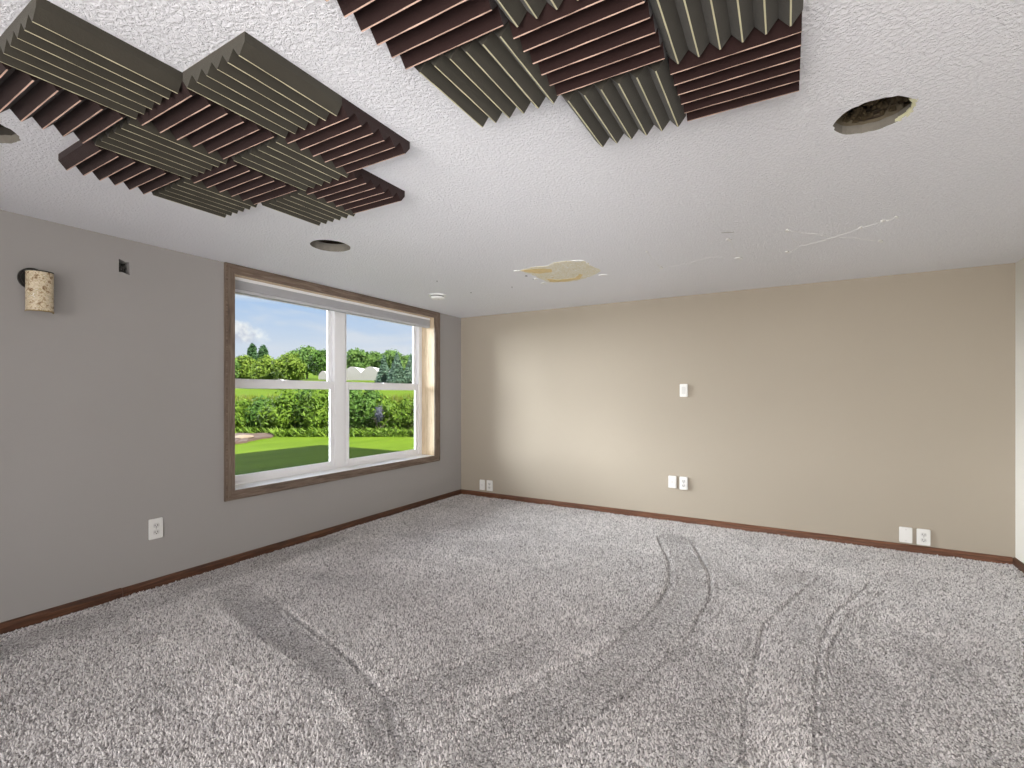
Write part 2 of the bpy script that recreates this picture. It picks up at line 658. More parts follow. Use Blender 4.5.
def circle(cx, cy, r, n=36, jag=0.0, seed=0):
    rnd = random.Random(seed)
    return [(cx + (r + rnd.uniform(-jag, jag)) * math.cos(2 * math.pi * i / n),
             cy + (r + rnd.uniform(-jag, jag)) * math.sin(2 * math.pi * i / n)) for i in range(n)]


# ------------------------------------------------------------------ room shell
RX = 5.562          # right wall
RY = -8.0           # rear wall
WT = 0.27           # outer wall thickness
# window opening
WY0, WY1, WZ0, WZ1 = -3.159, -0.591, 0.577, 2.36
BOX = (-3.935, -3.875, 2.197, 2.293)

boxhole = [(-3.936, 2.205), (-3.936, 2.296), (-3.908, 2.286), (-3.900, 2.280), (-3.875, 2.284), (-3.873, 2.196), (-3.895, 2.201), (-3.915, 2.207)]
wl = slab_with_holes([(RY - .2, FZ - .4), (2.0, FZ - .4), (2.0, 2.62), (RY - .2, 2.62)],
                     [[(WY0, WZ0), (WY1, WZ0), (WY1, WZ1), (WY0, WZ1)], boxhole], 0, 0.0, -WT)
tag(wl.build('wall_left', M['wall']), kind='structure')

b = MB().box((-0.0, 0, FZ - .05), (RX + .25, 0.15, 2.62))
tag(b.build('wall_back', M['wall_back']), kind='structure')
b = MB().box((RX, RY - .2, FZ - .05), (RX + .2, 0.0, 2.62))
tag(b.build('wall_right', M['wall_lit']), kind='structure')
b = MB()
b.box((0, RY, FZ), (1.55, RY - .2, 2.62)).box((RX, RY, FZ), (5.25, RY - .2, 2.62)).box((1.55, RY, 2.2), (5.25, RY - .2, 2.62))  # opening made up to hold the rear fill light
tag(b.build('wall_rear', M['wall']), kind='structure')

HOLES = [(4.235, -3.112, 0.125), (1.095, -3.085, 0.137), (1.13, -4.82, 0.120)]
hole_polys = [circle(*HOLES[0], 40, 0.004, 3), circle(*HOLES[1], 40, 0.0015, 4), circle(*HOLES[2], 40, 0.004, 5)]
ce = slab_with_holes([(-0.0, RY), (RX, RY), (RX, 0.0), (0.0, 0.0)], hole_polys, 2, CZ, CZ + 0.035, 0, 1)
ceiling = tag(ce.build('ceiling', [M['ceiling'], M['gypsum_grey']]), kind='structure')
b = MB().box((-WT, RY - .2, CZ + .18 + .14), (RX + .2, 2.0, CZ + .45))
tag(b.build('ceiling_upper_deck', M['cavity']), kind='structure')

# ceiling cavity seen through the holes: joists, batts, strips of wood
for i, x in enumerate((0.80, 1.32, 3.98, 4.40)):
    b = MB().box((x, -6.0, CZ + .036), (x + .045, -0.2, CZ + .30))
    tag(b.build('trim_%d' % (i + 1), M['joist']), kind='structure')

rim = empty('ceiling_cutout', (HOLES[0][0], HOLES[0][1], CZ + .03), 'ragged round hole cut in the ceiling on the right, wood strip and insulation inside', 'hole')
b = MB()
for a0, a1, rr, z0, z1, mi in ((40, 165, 0.128, CZ + .006, CZ + .085, 0),):
    n = 22
    for i in range(n):
        g0 = math.radians(a0 + (a1 - a0) * i / n)
        g1 = math.radians(a0 + (a1 - a0) * (i + 1) / n)
        cx, cy = HOLES[0][:2]
        q = [(cx + r * math.cos(g), cy + r * math.sin(g)) for r, g in ((rr, g0), (rr, g1), (rr + .012, g1), (rr + .012, g0))]
        b.prism(q, 2, CZ + .037, z1)
b.build('collar', M['gypsum'], rim)
rnd = random.Random(5)
b = MB()
for k in range(3):
    z = CZ + .05 + k * .016
    b.box((4.14, -2.995 - .004 * k, z), (4.31, -2.985, z + .007))
b.build('wood_strip', M['joist'], rim)
b = MB()
for k in range(420):
    p = Vector((rnd.uniform(4.11, 4.36), rnd.uniform(-3.24, -2.99), CZ + rnd.uniform(.052, .12)))
    s = rnd.uniform(.005, .014)
    bm = bmesh.new()
    bmesh.ops.create_icosphere(bm, subdivisions=1, radius=s)
    for v in bm.verts:
        v.co = p + v.co * rnd.uniform(.7, 1.3)
    b.from_bm(bm)
b.build('insulation', M['insul'], rim)
b = MB()
for k in range(30):
    g = math.radians(rnd.uniform(-28, 44))
    r0 = .118 + rnd.uniform(-.004, .004)
    c = Vector((HOLES[0][0] + r0 * math.cos(g), HOLES[0][1] + r0 * math.sin(g), CZ + .002))
    tdir = Vector((-math.sin(g), math.cos(g), 0)) * rnd.uniform(.008, .016)
    out_ = Vector((math.cos(g), math.sin(g), 0)) * rnd.uniform(.006, .016)
    dn = Vector((0, 0, -rnd.uniform(.001, .004)))
    b.add([c - tdir, c + tdir, c + tdir * .4 + out_ + dn, c - tdir * .5 + out_ + dn, c - tdir + Vector((0, 0, .008)), c + tdir + Vector((0, 0, .010))],
          [(0, 1, 2, 3), (0, 1, 5, 4)])
b.build('torn_paper', M['paper'], rim)


def can_hole(k, label, mat, h):
    cx, cy, r = HOLES[k]
    e = empty('ceiling_cutout', (cx, cy, CZ + .03), label, 'hole')
    b = MB()
    n = 36
    for i in range(n):
        g0, g1 = 2 * math.pi * i / n, 2 * math.pi * (i + 1) / n
        q = [(cx + rr * math.cos(g), cy + rr * math.sin(g)) for rr, g in ((r + .001, g0), (r + .001, g1), (r + .012, g1), (r + .012, g0))]
        b.prism(q, 2, CZ + .036, CZ + h)
    b.build('collar', mat, e)
    b = MB()
    r2 = random.Random(k)
    for j in range(9):
        x, y = cx + r2.uniform(-.08, .08), cy + r2.uniform(-.08, .08)
        b.tube([(x, y, CZ + h + .06), (x + r2.uniform(-.04, .04), y + r2.uniform(-.04, .04), CZ + h + .01), (x + r2.uniform(-.07, .07), y + r2.uniform(-.07, .07), CZ + h + .07)], .006)
    b.build('wiring', M['cavity'], e)
    return e


can_hole(1, 'round hole in the ceiling in front of the window, grey rim inside', M['gypsum_grey'], .058)
can_hole(2, 'round hole in the ceiling at the left edge beyond the foam panels', M['cavity'], .07)

# exterior: storey above and eaves (their shade falls on the lawn)
b = MB().box((-WT, RY - .6, CZ + .45), (9.0, 1.75, 5.7))
tag(b.build('wall_exterior', M['siding']), kind='structure')
b = MB().prism([(-0.75, 5.72), (4.2, 7.6), (9.6, 5.72), (9.6, 5.6), (-0.75, 5.6)], 1, RY - 1.0, 1.80)
tag(b.build('roof', M['roof']), kind='structure')

# ------------------------------------------------------------------ carpet
TRACKS = [
    ([(657, 537), (669, 562), (670, 584), (657, 606), (632, 631), (600, 653), (556, 672), (506, 700), (474, 722), (430, 760)], .016, 1),
    ([(694, 546), (710, 574), (710, 599), (688, 637), (657, 669), (613, 703), (560, 745)], .014, 1),
    ([(820, 577), (789, 603), (764, 625), (754, 662), (745, 700), (740, 765)], .013, 1),
    ([(870, 584), (833, 615), (820, 643), (816, 680), (814, 765)], .013, 1),
    ([(885, 590), (846, 620), (829, 650), (825, 690), (824, 765)], .010, 1),
    ([(598, 607), (560, 625), (520, 640), (455, 660), (400, 678)], .016, 1),
    ([(215, 608), (246, 634), (307, 674), (345, 710), (370, 760)], .018, -1),
    ([(265, 596), (300, 622), (350, 660), (385, 700), (400, 760)], .014, 1),
]
BANDS = [   # broad strokes of brushed nap: points, half width, value (-1 dark .. 1 light)
    ([(675, 540), (690, 575), (690, 598), (670, 625), (640, 655), (600, 680), (540, 715), (500, 760)], .19, -.55),
    ([(235, 592), (275, 625), (320, 665), (365, 715), (385, 768)], .14, -.6),
    ([(150, 600), (200, 640), (260, 700), (300, 768)], .16, .35),
    ([(620, 625), (560, 642), (480, 668), (400, 700)], .10, -.45),
    ([(830, 650), (850, 690), (860, 740)], .22, -.35),
    ([(700, 660), (720, 700), (700, 750)], .16, -.35),
    ([(800, 575), (760, 590), (700, 560)], .12, -.3),
    ([(330, 560), (420, 560), (480, 580), (520, 610)], .35, .35),
    ([(30, 640), (120, 612), (230, 572), (330, 540)], .17, -.5),
    ([(900, 640), (950, 680), (990, 740)], .20, -.25),
    ([(780, 640), (782, 700), (780, 760)], .09, .4),
    ([(560, 560), (600, 600), (580, 640)], .20, .3),
]


def polyline(px):
    return [on_plane(u, v, 2, FZ)[:2] for u, v in px]


def dist_poly(x, y, pts):
    best = 1e9
    for (ax, ay), (bx, by) in zip(pts, pts[1:]):
        dx, dy = bx - ax, by - ay
        l2 = dx * dx + dy * dy
        tt = max(0, min(1, ((x - ax) * dx + (y - ay) * dy) / l2)) if l2 else 0
        d = (x - ax - tt * dx) ** 2 + (y - ay - tt * dy) ** 2
        if d < best:
            best = d
    return math.sqrt(best)


tr = [(polyline(p), wd, sg) for p, wd, sg in TRACKS]
bd = [(polyline(p), wd, val) for p, wd, val in BANDS]


def bbox(pts, m):
    return min(p[0] for p in pts) - m, max(p[0] for p in pts) + m, min(p[1] for p in pts) - m, max(p[1] for p in pts) + m


tr = [(p, wd, sg, bbox(p, wd * 4)) for p, wd, sg in tr]
bd = [(p, wd, val, bbox(p, wd * 2)) for p, wd, val in bd]
STEP = 0.015
NX, NY = int((RX + .0) / STEP), int(6.0 / STEP)
xs = [RX * i / NX for i in range(NX + 1)]
ys = [-6.0 + 6.0 * j / NY for j in range(NY + 1)]
verts, nap = [], []
for y in ys:
    for x in xs:
        z = 0.006 * (noise.noise((x * 4, y * 4, 1.3)) + .5 * noise.noise((x * 11, y * 11, 4.0)))
        a = .5 + .16 * noise.noise((x * 2.2, y * 2.2, 9))
        wob = .010 * noise.noise((x * 7, y * 7, 2))
        for pts, wd, sg, bb in tr:
            if bb[0] < x < bb[1] and bb[2] < y < bb[3]:
                d = dist_poly(x, y, pts) + wob * .6
                g = math.exp(-(d / wd) ** 2)
                e = math.exp(-((d - wd * 2) / wd) ** 2)
                z += -.009 * g * sg + .003 * e
                a += -.28 * g * sg + .14 * e
        for pts, wd, val, bb in bd:
            if bb[0] < x < bb[1] and bb[2] < y < bb[3]:
                d = dist_poly(x, y, pts) + wob * 3
                s = max(0, min(1, (wd * 1.15 - d) / (wd * .4)))
                a += .62 * val * s * s * (3 - 2 * s)
        edge = min(x, RX - x, -y)
        if edge < .03:
            z = min(z, 0) - .004 * (1 - edge / .03)
        verts.append((x, y, FZ + z))
        nap.append(max(0, min(1, a)))
n0 = len(verts)
faces = [(j * (NX + 1) + i, j * (NX + 1) + i + 1, (j + 1) * (NX + 1) + i + 1, (j + 1) * (NX + 1) + i) for j in range(NY) for i in range(NX)]
fb = MB().add(verts, faces)
fb.box((0, RY, FZ - .08), (RX, -6.0, FZ))
fb.box((0, -6.0, FZ - .08), (RX, 0, FZ - .03))
fl = fb.build('floor', M['carpet'])
fl['kind'] = 'structure'
at = fl.data.attributes.new('nap', 'FLOAT', 'POINT')
at.data.foreach_set('value', nap + [.5] * (len(fl.data.vertices) - n0))
fl.data.polygons.foreach_set('use_smooth', [i < len(faces) for i in range(len(fl.data.polygons))])


# cut pile: short leaning tufts standing on the backing, one object
import numpy as np
rg = np.random.default_rng(4)
PS = 0.0108
px_, py_ = np.meshgrid(np.arange(.012, RX - .012, PS), np.arange(-5.3, -.012, PS))
px_, py_ = px_.ravel(), py_.ravel()
px_ = px_ + rg.uniform(-.5, .5, px_.size) * PS
py_ = py_ + rg.uniform(-.5, .5, px_.size) * PS
nap_g = np.array(nap).reshape(NY + 1, NX + 1)
z_g = np.array([v_[2] for v_ in verts]).reshape(NY + 1, NX + 1)
ii = np.clip(np.rint(px_ / RX * NX).astype(int), 0, NX)
jj = np.clip(np.rint((py_ + 6.0) / 6.0 * NY).astype(int), 0, NY)
tn, tz = nap_g[jj, ii], z_g[jj, ii]
N_ = px_.size
rad = rg.uniform(.0046, .0074, N_)
hgt = rg.uniform(.010, .019, N_) * np.clip(.55 + .9 * tn, .4, 1.3)
ang = rg.uniform(0, 2 * np.pi, N_)
lean_a = rg.uniform(0, 2 * np.pi, N_)
lx = .006 * np.cos(lean_a) + (.5 - tn) * .012 * math.sin(-TH)
ly = .006 * np.sin(lean_a) + (.5 - tn) * .012 * math.cos(TH)
P = np.empty((N_, 6, 3))
for k in range(3):
    P[:, k, 0] = px_ + rad * np.cos(ang + k * 2.0944)
    P[:, k, 1] = py_ + rad * np.sin(ang + k * 2.0944)
    P[:, k, 2] = tz - .004
    P[:, 3 + k, 0] = px_ + lx + .5 * rad * np.cos(ang + k * 2.0944)
    P[:, 3 + k, 1] = py_ + ly + .5 * rad * np.sin(ang + k * 2.0944)
    P[:, 3 + k, 2] = tz + hgt - .006
P[:, :, 0] = np.clip(P[:, :, 0], .001, RX - .001)
P[:, :, 1] = np.minimum(P[:, :, 1], -.001)
P[:, :, 2] -= FZ
P *= K
quads = np.array([[0, 1, 4, 3], [1, 2, 5, 4], [2, 0, 3, 5]])
tri = np.array([3, 4, 5])
base_i = (np.arange(N_) * 6)[:, None]
loops = np.concatenate([(base_i[:, :, None] + quads[None]).reshape(N_, 12), base_i + tri[None]], axis=1).ravel()
starts = ((np.arange(N_) * 15)[:, None] + np.array([0, 4, 8, 12])[None]).ravel()
me = bpy.data.meshes.new('carpet_pile')
me.vertices.add(N_ * 6)
me.vertices.foreach_set('co', P.ravel())
me.loops.add(loops.size)
me.loops.foreach_set('vertex_index', loops.astype(np.int32))
me.polygons.add(N_ * 4)
me.polygons.foreach_set('loop_start', starts.astype(np.int32))
me.update(calc_edges=True)
me.validate()
a_ = me.attributes.new('nap', 'FLOAT', 'POINT')
a_.data.foreach_set('value', np.repeat(tn, 6))
a_ = me.attributes.new('tuft', 'FLOAT', 'POINT')
a_.data.foreach_set('value', np.repeat(rg.uniform(0, 1, N_), 6))
me.materials.append(M['pile'])
po = bpy.data.objects.new('carpet_pile', me)
col.objects.link(po)
tag(po, 'light grey cut pile of the wall-to-wall carpet with vacuum tracks', 'carpet pile', None, 'stuff')

# ------------------------------------------------------------------ baseboards
def base_profile(h):
    return [(0, 0), (.022, 0), (.022, h * .62), (.018, h * .72), (.018, h * .80), (.013, h * .92), (.006, h), (0, h)]


BH = .040 - FZ
pr = [(p[0], FZ + p[1]) for p in base_profile(BH)]
# left baseboard with a slightly lifted, gapped stretch near the near end
b = MB().prism([(p[0], p[1]) for p in pr], 1, -3.92, 0.0)
b.prism([(p[0] + .001, p[1] + .004) for p in pr], 1, RY, -3.925)
tag(b.build('baseboard_left', M['base_y']), kind='structure')
b = MB()
pl = [(-p[0], p[1]) for p in pr]
b.prism(pl, 0, 0.02, RX - .02)
tag(b.build('baseboard_back', M['base_x']), kind='structure')
b = MB().prism([(RX - p[0], p[1]) for p in pr], 1, RY, 0)
tag(b.build('baseboard_right', M['base_y']), kind='structure')

# ------------------------------------------------------------------ window
win = empty('window_1', (-.1, (WY0 + WY1) / 2, WZ0), 'wide double window of two white sash units in a grey-brown wood casing', None, None, 'structure')
OY0, OY1, OZ0, OZ1 = -3.237, -0.496, 0.500, 2.438


def casing(poly, mat):
    b = MB()
    b.prism(poly, 0, 0.0, .020)
    # raised outer bead
    c = (sum(p[0] for p in poly) / 4, sum(p[1] for p in poly) / 4)
    return b.build('casing', mat, win)


casing([(OY0, OZ0), (WY0, WZ0), (WY0, WZ1), (OY0, OZ1)], M['casing_z'])
casing([(OY1, OZ0), (WY1, WZ0), (WY1, WZ1), (OY1, OZ1)], M['casing_z'])
casing([(OY0, OZ0), (OY1, OZ0), (WY1, WZ0), (WY0, WZ0)], M['casing_y'])
casing([(OY0, OZ1), (OY1, OZ1), (WY1, WZ1), (WY0, WZ1)], M['casing_y'])
b = MB()
e = .012
b.box((.018, OY0 + .004, OZ0 + .004), (.028, OY0 + .004 + e, OZ1 - .004))
b.box((.018, OY1 - .004 - e, OZ0 + .004), (.028, OY1 - .004, OZ1 - .004))
b.box((.018, OY0 + .018, OZ0 + .004), (.028, OY1 - .018, OZ0 + .004 + e))
b.box((.018, OY0 + .018, OZ1 - .004 - e), (.028, OY1 - .018, OZ1 - .004))
b.build('casing_bead', M['casing_y'], win)
MB().box((0.002, WY1 + .012, WZ0), (-.20, WY1 - .003, WZ1)).build('jamb', M['jamb'], win)
MB().box((0.002, WY0 - .012, WZ0), (-.20, WY0 + .003, WZ1)).build('jamb', M['jamb'], win)
MB().box((0.002, WY0, WZ1 + .012), (-.20, WY1, WZ1 - .003)).build('head_jamb', M['jamb'], win)
MB().box((0.004, WY0, WZ0 - .012), (-.20, WY1, WZ0 + .004)).build('sill', M['sill'], win)
# vinyl frame and mullion
MUL0, MUL1 = -1.985, -1.845
fy0, fy1 = WY0, WY1
b = MB()
b.box((-.20, fy0, WZ0), (-.285, fy0 + .055, WZ1), bevel=.004)
b.box((-.20, fy1 - .062, WZ0), (-.285, fy1, WZ1), bevel=.004)
b.box((-.20, fy0 + .055, WZ0), (-.285, fy1 - .062, WZ0 + .030), bevel=.004)
b.box((-.20, fy0 + .055, WZ1 - .05), (-.285, fy1 - .062, WZ1), bevel=.004)
b.build('frame', M['vinyl'], win)
MB().box((-.199, MUL0, WZ0 + .030), (-.285, MUL1, WZ1 - .05), bevel=.005).build('mullion', M['vinyl'], win)


def sash(name, x0, x1, y0, y1, z0, z1, ls, rs, bot, top):
    b = MB()
    b.box((x0, y0, z0), (x1, y0 + ls, z1), bevel=.004)
    b.box((x0, y1 - rs, z0), (x1, y1, z1), bevel=.004)
    b.box((x0, y0 + ls, z0), (x1, y1 - rs, z0 + bot), bevel=.004)
    b.box((x0, y0 + ls, z1 - top), (x1, y1 - rs, z1), bevel=.004)
    s = b.build(name, M['vinyl'], win)
    xm = (x0 + x1) / 2
    g = MB().box((xm - .003, y0 + ls - .004, z0 + bot - .004), (xm + .003, y1 - rs + .004, z1 - top + .004)).build('pane', M['glass'])
    g.parent = s
    g.location = -Vector(win['_o'])
    g['_o'] = win['_o']
    # glazing bead, catches the light as a thin bright line
    b = MB()
    xx0, xx1 = xm + .004, x0 + .001
    t_ = .007
    b.box((xx0, y0 + ls, z0 + bot), (xx1, y0 + ls + t_, z1 - top))
    b.box((xx0, y1 - rs - t_, z0 + bot), (xx1, y1 - rs, z1 - top))
    b.box((xx0, y0 + ls, z0 + bot), (xx1, y1 - rs, z0 + bot + t_))
    b.box((xx0, y0 + ls, z1 - top - t_), (xx1, y1 - rs, z1 - top))
    q = b.build('glazing_bead', M['vinyl'])
    q.parent = s
    q.location = -Vector(win['_o'])
    q['_o'] = win['_o']
    return s


for (ya, yb, side) in ((fy0 + .055, MUL0, 0), (MUL1, fy1 - .062, 1)):
    sash('lower_sash', -.205, -.238, ya, yb, WZ0 + .030, 1.500, .050, .045 if side == 0 else .050, .046, .072)
    sash('upper_sash', -.242, -.275, ya, yb, 1.44, WZ1 - .05, .045, .045, .060, .05)
    yc = (ya + yb) / 2
    MB().box((-.195, yc - .03, 1.492), (-.235, yc + .03, 1.508), bevel=.003).build('sash_lock', M['vinyl'], win)

# raised cellular shade under the head jamb
sh = empty('window_shade', (-.09, (WY0 + WY1) / 2, WZ1 - .02), 'grey cellular shade drawn all the way up at the top of the window', 'window shade')
MB().box((-.055, WY0 + .006, WZ1 - .028), (-.125, WY1 - .006, WZ1), bevel=.004).build('headrail', M['vinyl'], sh)
b = MB()
npl = 8
zt, zb = WZ1 - .028, 2.258
poly = []
for i in range(npl):
    za = zt - (zt - zb) * i / npl
    zc = zt - (zt - zb) * (i + .5) / npl
    poly += [(-.060, za), (-.053, zc)]
poly += [(-.060, zb), (-.120, zb)]
for i in reversed(range(npl)):
    zc = zt - (zt - zb) * (i + .5) / npl
    za = zt - (zt - zb) * i / npl
    poly += [(-.127, zc), (-.120, za)]
bb_ = MB()
n = len(poly)
bb_.add([(p[0], WY0 + .01, p[1]) for p in poly] + [(p[0], WY1 - .01, p[1]) for p in poly],
        [(i, (i + 1) % n, (i + 1) % n + n, i + n) for i in range(n)] + [tuple(range(n))[::-1], tuple(range(n, 2 * n))])
bb_.build('pleated_fabric', M['shade'], sh)
MB().box((-.058, WY0 + .008, 2.232), (-.122, WY1 - .008, 2.257), bevel=.004).build('bottom_rail', M['shade'], sh)


# ------------------------------------------------------------------ wall plates
class Face:
    """local frame of a wall: (s along the wall, z up, d out of the wall)"""

    def __init__(self, kind):
        self.k = kind

    def p(self, s, z, d):
        return (s, -d, z) if self.k == 'back' else (d, s, z)


def fbox(b, F, s0, s1, z0, z1, d0, d1, bevel=0.0, mi=0):
    b.box(F.p(s0, z0, d0), F.p(s1, z1, d1), mi, bevel)


def fdisc(b, F, s, z, r, d0, d1, seg=20, flat=0.0, mi=0):
    pts = []
    for i in range(seg):
        g = 2 * math.pi * i / seg
        y = r * math.sin(g)
        if flat:
            y = max(-flat, min(flat, y))
        pts.append((s + r * math.cos(g), z + y))
    vs = [F.p(a, c, d0) for a, c in pts] + [F.p(a, c, d1) for a, c in pts]
    b.add(vs, [(i, (i + 1) % seg, (i + 1) % seg + seg, i + seg) for i in range(seg)] + [tuple(range(seg))[::-1], tuple(range(seg, 2 * seg))], mi)


def plate(name, F, s0, s1, z0, z1, style, label, cat, group=None, depth=.012):
    sc, zc = (s0 + s1) / 2, (z0 + z1) / 2
    e = empty(name, F.p(sc, z0, 0), label, cat, group)
    b = MB()
    fbox(b, F, s0, s1, z0, z1, 0, depth, .004)
    b.build('cover_plate', M['plate'], e)
    if style == 'duplex':
        for k in (-1, 1):
            zz = zc + k * .024
            b = MB()
            fdisc(b, F, sc, zz, .021, depth - .002, depth + .003, 24, .0165)
            r = b.build('receptacle', M['receptacle'], e)
            b = MB()
            for dx, hh in ((-.009, .005), (.008, .006)):
                fbox(b, F, sc + dx - .0017, sc + dx + .0017, zz + .002 - hh, zz + .002 + hh, depth + .0025, depth + .0042)
            fdisc(b, F, sc, zz - .011, .0034, depth + .0025, depth + .0042, 10)
            q = b.build('slots', M['slot'])
            q.parent = r
            q.location = -Vector(e['_o'])
        b = MB()
        fdisc(b, F, sc, zc, .004, depth - .001, depth + .002, 12)
        b.build('screw', M['metal'], e)
    elif style in ('blank', 'deco', 'jack'):
        for k in (-1, 1):
            b = MB()
            fdisc(b, F, sc, zc + k * (z1 - z0) * .36, .0035, depth - .001, depth + .0015, 12)
            b.build('screw', M['metal'] if style == 'blank' else M['receptacle'], e)
        if style == 'deco':
            b = MB()
            fbox(b, F, sc - .020, sc + .020, zc - .040, zc + .040, depth - .001, depth + .003, .0015)
            r = b.build('rocker', M['receptacle'], e)
        if style == 'jack':
            b = MB()
            fbox(b, F, sc - .009, sc + .009, zc - .009, zc + .009, depth - .001, depth + .004, .001)
            b.build('jack', M['receptacle'], e)
    return e


FB, FL = Face('back'), Face('left')
plate('wall_outlet', FL, -3.764, -3.674, .326, .472, 'duplex', 'white duplex outlet on the grey left wall below and left of the window', 'outlet')
plate('wall_plate', FB, .322, .404, .068, .205, 'jack', 'small white wall plate nearest the room corner beside the window, just above the baseboard', 'wall plate', depth=.016)
plate('wall_outlet', FB, .436, .528, .066, .208, 'duplex', 'white outlet right of the small plate near the corner by the window', 'outlet', depth=.016)
plate('wall_plate', FB, 2.824, 2.908, .344, .474, 'jack', 'white wall plate, left of the pair low in the middle of the back wall', 'wall plate', depth=.026)
plate('wall_outlet', FB, 2.942, 3.026, .336, .474, 'duplex', 'white outlet, right of the pair low in the middle of the back wall', 'outlet', depth=.026)
plate('wall_switch', FB, 2.945, 3.026, 1.342, 1.480, 'deco', 'single white plate halfway up the middle of the back wall', 'wall plate', depth=.028)
plate('wall_plate', FB, 4.818, 4.908, .056, .190, 'blank', 'blank white wall plate, left of the pair low on the right of the back wall', 'wall plate', depth=.020)
plate('wall_outlet', FB, 4.938, 5.030, .052, .190, 'duplex', 'white outlet, right of the pair low on the right of the back wall', 'outlet', depth=.020)

# open electrical box in the left wall
eb = empty('electrical_box', (-.06, -3.905, 2.2), 'dark open electrical box set in the left wall between sconce and window', 'electrical box')
b = MB()
b.box((-.075, -3.940, 2.190), (-.070, -3.870, 2.300))
b.box((-.001, -3.9405, 2.190), (-.075, -3.937, 2.300)).box((-.001, -3.8725, 2.190), (-.075, -3.869, 2.300))
b.box((-.004, -3.940, 2.189), (-.075, -3.870, 2.193)).box((-.004, -3.940, 2.298), (-.075, -3.870, 2.302))
b.build('back_box', simple('black_box_plastic', (0.02, 0.018, 0.016), 0.6), eb)
b = MB()
for k, (y, z) in enumerate(((-3.918, 2.262), (-3.905, 2.245), (-3.892, 2.255), (-3.920, 2.225))):
    b.tube([(-.066, y, z), (-.04, y + .010, z - .014), (-.022, y - .004, z + .003), (-.028, y - .010, z - .018)], .0038, 6)
b.build('wires', simple('grey_wires', (0.09, 0.085, 0.08), 0.5), eb)

# ------------------------------------------------------------------ sconce
SY, SZ0, SZ1 = -4.345, 1.868, 2.100
sc_ = empty('wall_sconce', (0, SY, SZ0), 'wall sconce with mottled cream half-round shade and dark round bracket on the left wall', 'wall lamp')
b = MB()
fdisc(b, FL, SY - .020, 2.064, .066, 0, .014, 40)
fdisc(b, FL, SY - .020, 2.064, .054, .014, .022, 40)
b.build('back_plate', M['bronze'], sc_, smooth=False)
b = MB()
b.tube([(.018, SY, 2.064), (.045, SY, 2.07), (.055, SY, 2.05)], .012, 12)
b.build('arm', M['bronze'], sc_, smooth=True)
# half-round shade: shallow curved shell
n = 28
RS, DS = .0615, .068
arc = [(.040 + DS * math.sin(math.pi * i / n) ** .75, SY - RS * math.cos(math.pi * i / n)) for i in range(n + 1)]
arc_in = [(.040 + (DS - .004) * math.sin(math.pi * i / n) ** .75, SY - (RS - .004) * math.cos(math.pi * i / n)) for i in range(n + 1)]
vs = [(x, y, z) for z in (SZ0, SZ1) for x, y in arc] + [(x, y, z) for z in (SZ0, SZ1) for x, y in arc_in]
m_ = n + 1
fs = []
for i in range(n):
    fs.append((i, i + 1, m_ + i + 1, m_ + i))
    fs.append((2 * m_ + i, 3 * m_ + i, 3 * m_ + i + 1, 2 * m_ + i + 1))
    fs.append((i, 2 * m_ + i, 2 * m_ + i + 1, i + 1))
    fs.append((m_ + i, m_ + i + 1, 3 * m_ + i + 1, 3 * m_ + i))
fs += [(0, m_, 3 * m_, 2 * m_), (n, 2 * m_ + n, 3 * m_ + n, m_ + n)]
MB().add(vs, fs).build('shade', M['mica'], sc_, smooth=False)
# dark top cap and thin rim at the bottom
cap = [(x + .001, y) for x, y in arc] + [(.020, SY + RS), (.020, SY - RS)]
MB().prism(cap, 2, SZ1, SZ1 + .007).build('cap', M['bronze'], sc_)
rimp = [(x, y, SZ0 - .002) for x, y in arc]
MB().tube(rimp, .003, 6).build('bottom_rim', M['gold'], sc_)
MB().lathe([(.0, -.03), (.018, -.028), (.022, 0), (.016, .03), (.010, .045)], (.062, SY, 2.0), 2, 16).build('bulb', simple('frosted_bulb', (0.7, 0.7, 0.68), 0.4), sc_, smooth=True)

# ------------------------------------------------------------------ smoke detector
sd = empty('smoke_detector', (.690, -1.372, CZ), 'small round white smoke detector on the ceiling near the window corner', 'smoke detector')
MB().lathe([(.092, 0), (.094, -.010), (.090, -.013)], (.690, -1.372, CZ), 2, 40).build('mounting_base', M['smoke'], sd)
MB().lathe([(.070, -.0125), (.070, -.026)], (.690, -1.372, CZ), 2, 40).build('vent_ring', M['smoke_vent'], sd)
MB().lathe([(.080, -.0245), (.079, -.032), (.066, -.043), (.030, -.047), (.0, -.047)], (.690, -1.372, CZ), 2, 40).build('cover', M['smoke'], sd, smooth=False)
MB().lathe([(.012, -.046), (.012, -.050), (.0, -.051)], (.715, -1.385, CZ), 2, 16).build('test_button', M['receptacle'], sd)

# ------------------------------------------------------------------ ceiling damage (children of the ceiling)


def patch(name, pix, mat, th, jag=.0, seed=0, sub=4):
    rnd = random.Random(seed)
    pts = [on_plane(u, v, 2, CZ)[:2] for u, v in pix]
    out = []
    for (a, b_) in zip(pts, pts[1:] + pts[:1]):
        for k in range(sub):
            f_ = k / sub
            out.append((a[0] + (b_[0] - a[0]) * f_ + rnd.uniform(-jag, jag), a[1] + (b_[1] - a[1]) * f_ + rnd.uniform(-jag, jag)))
    mb = slab_with_holes(out, [], 2, CZ - th, CZ + .001)
    return mb.build(name, mat, ceiling)


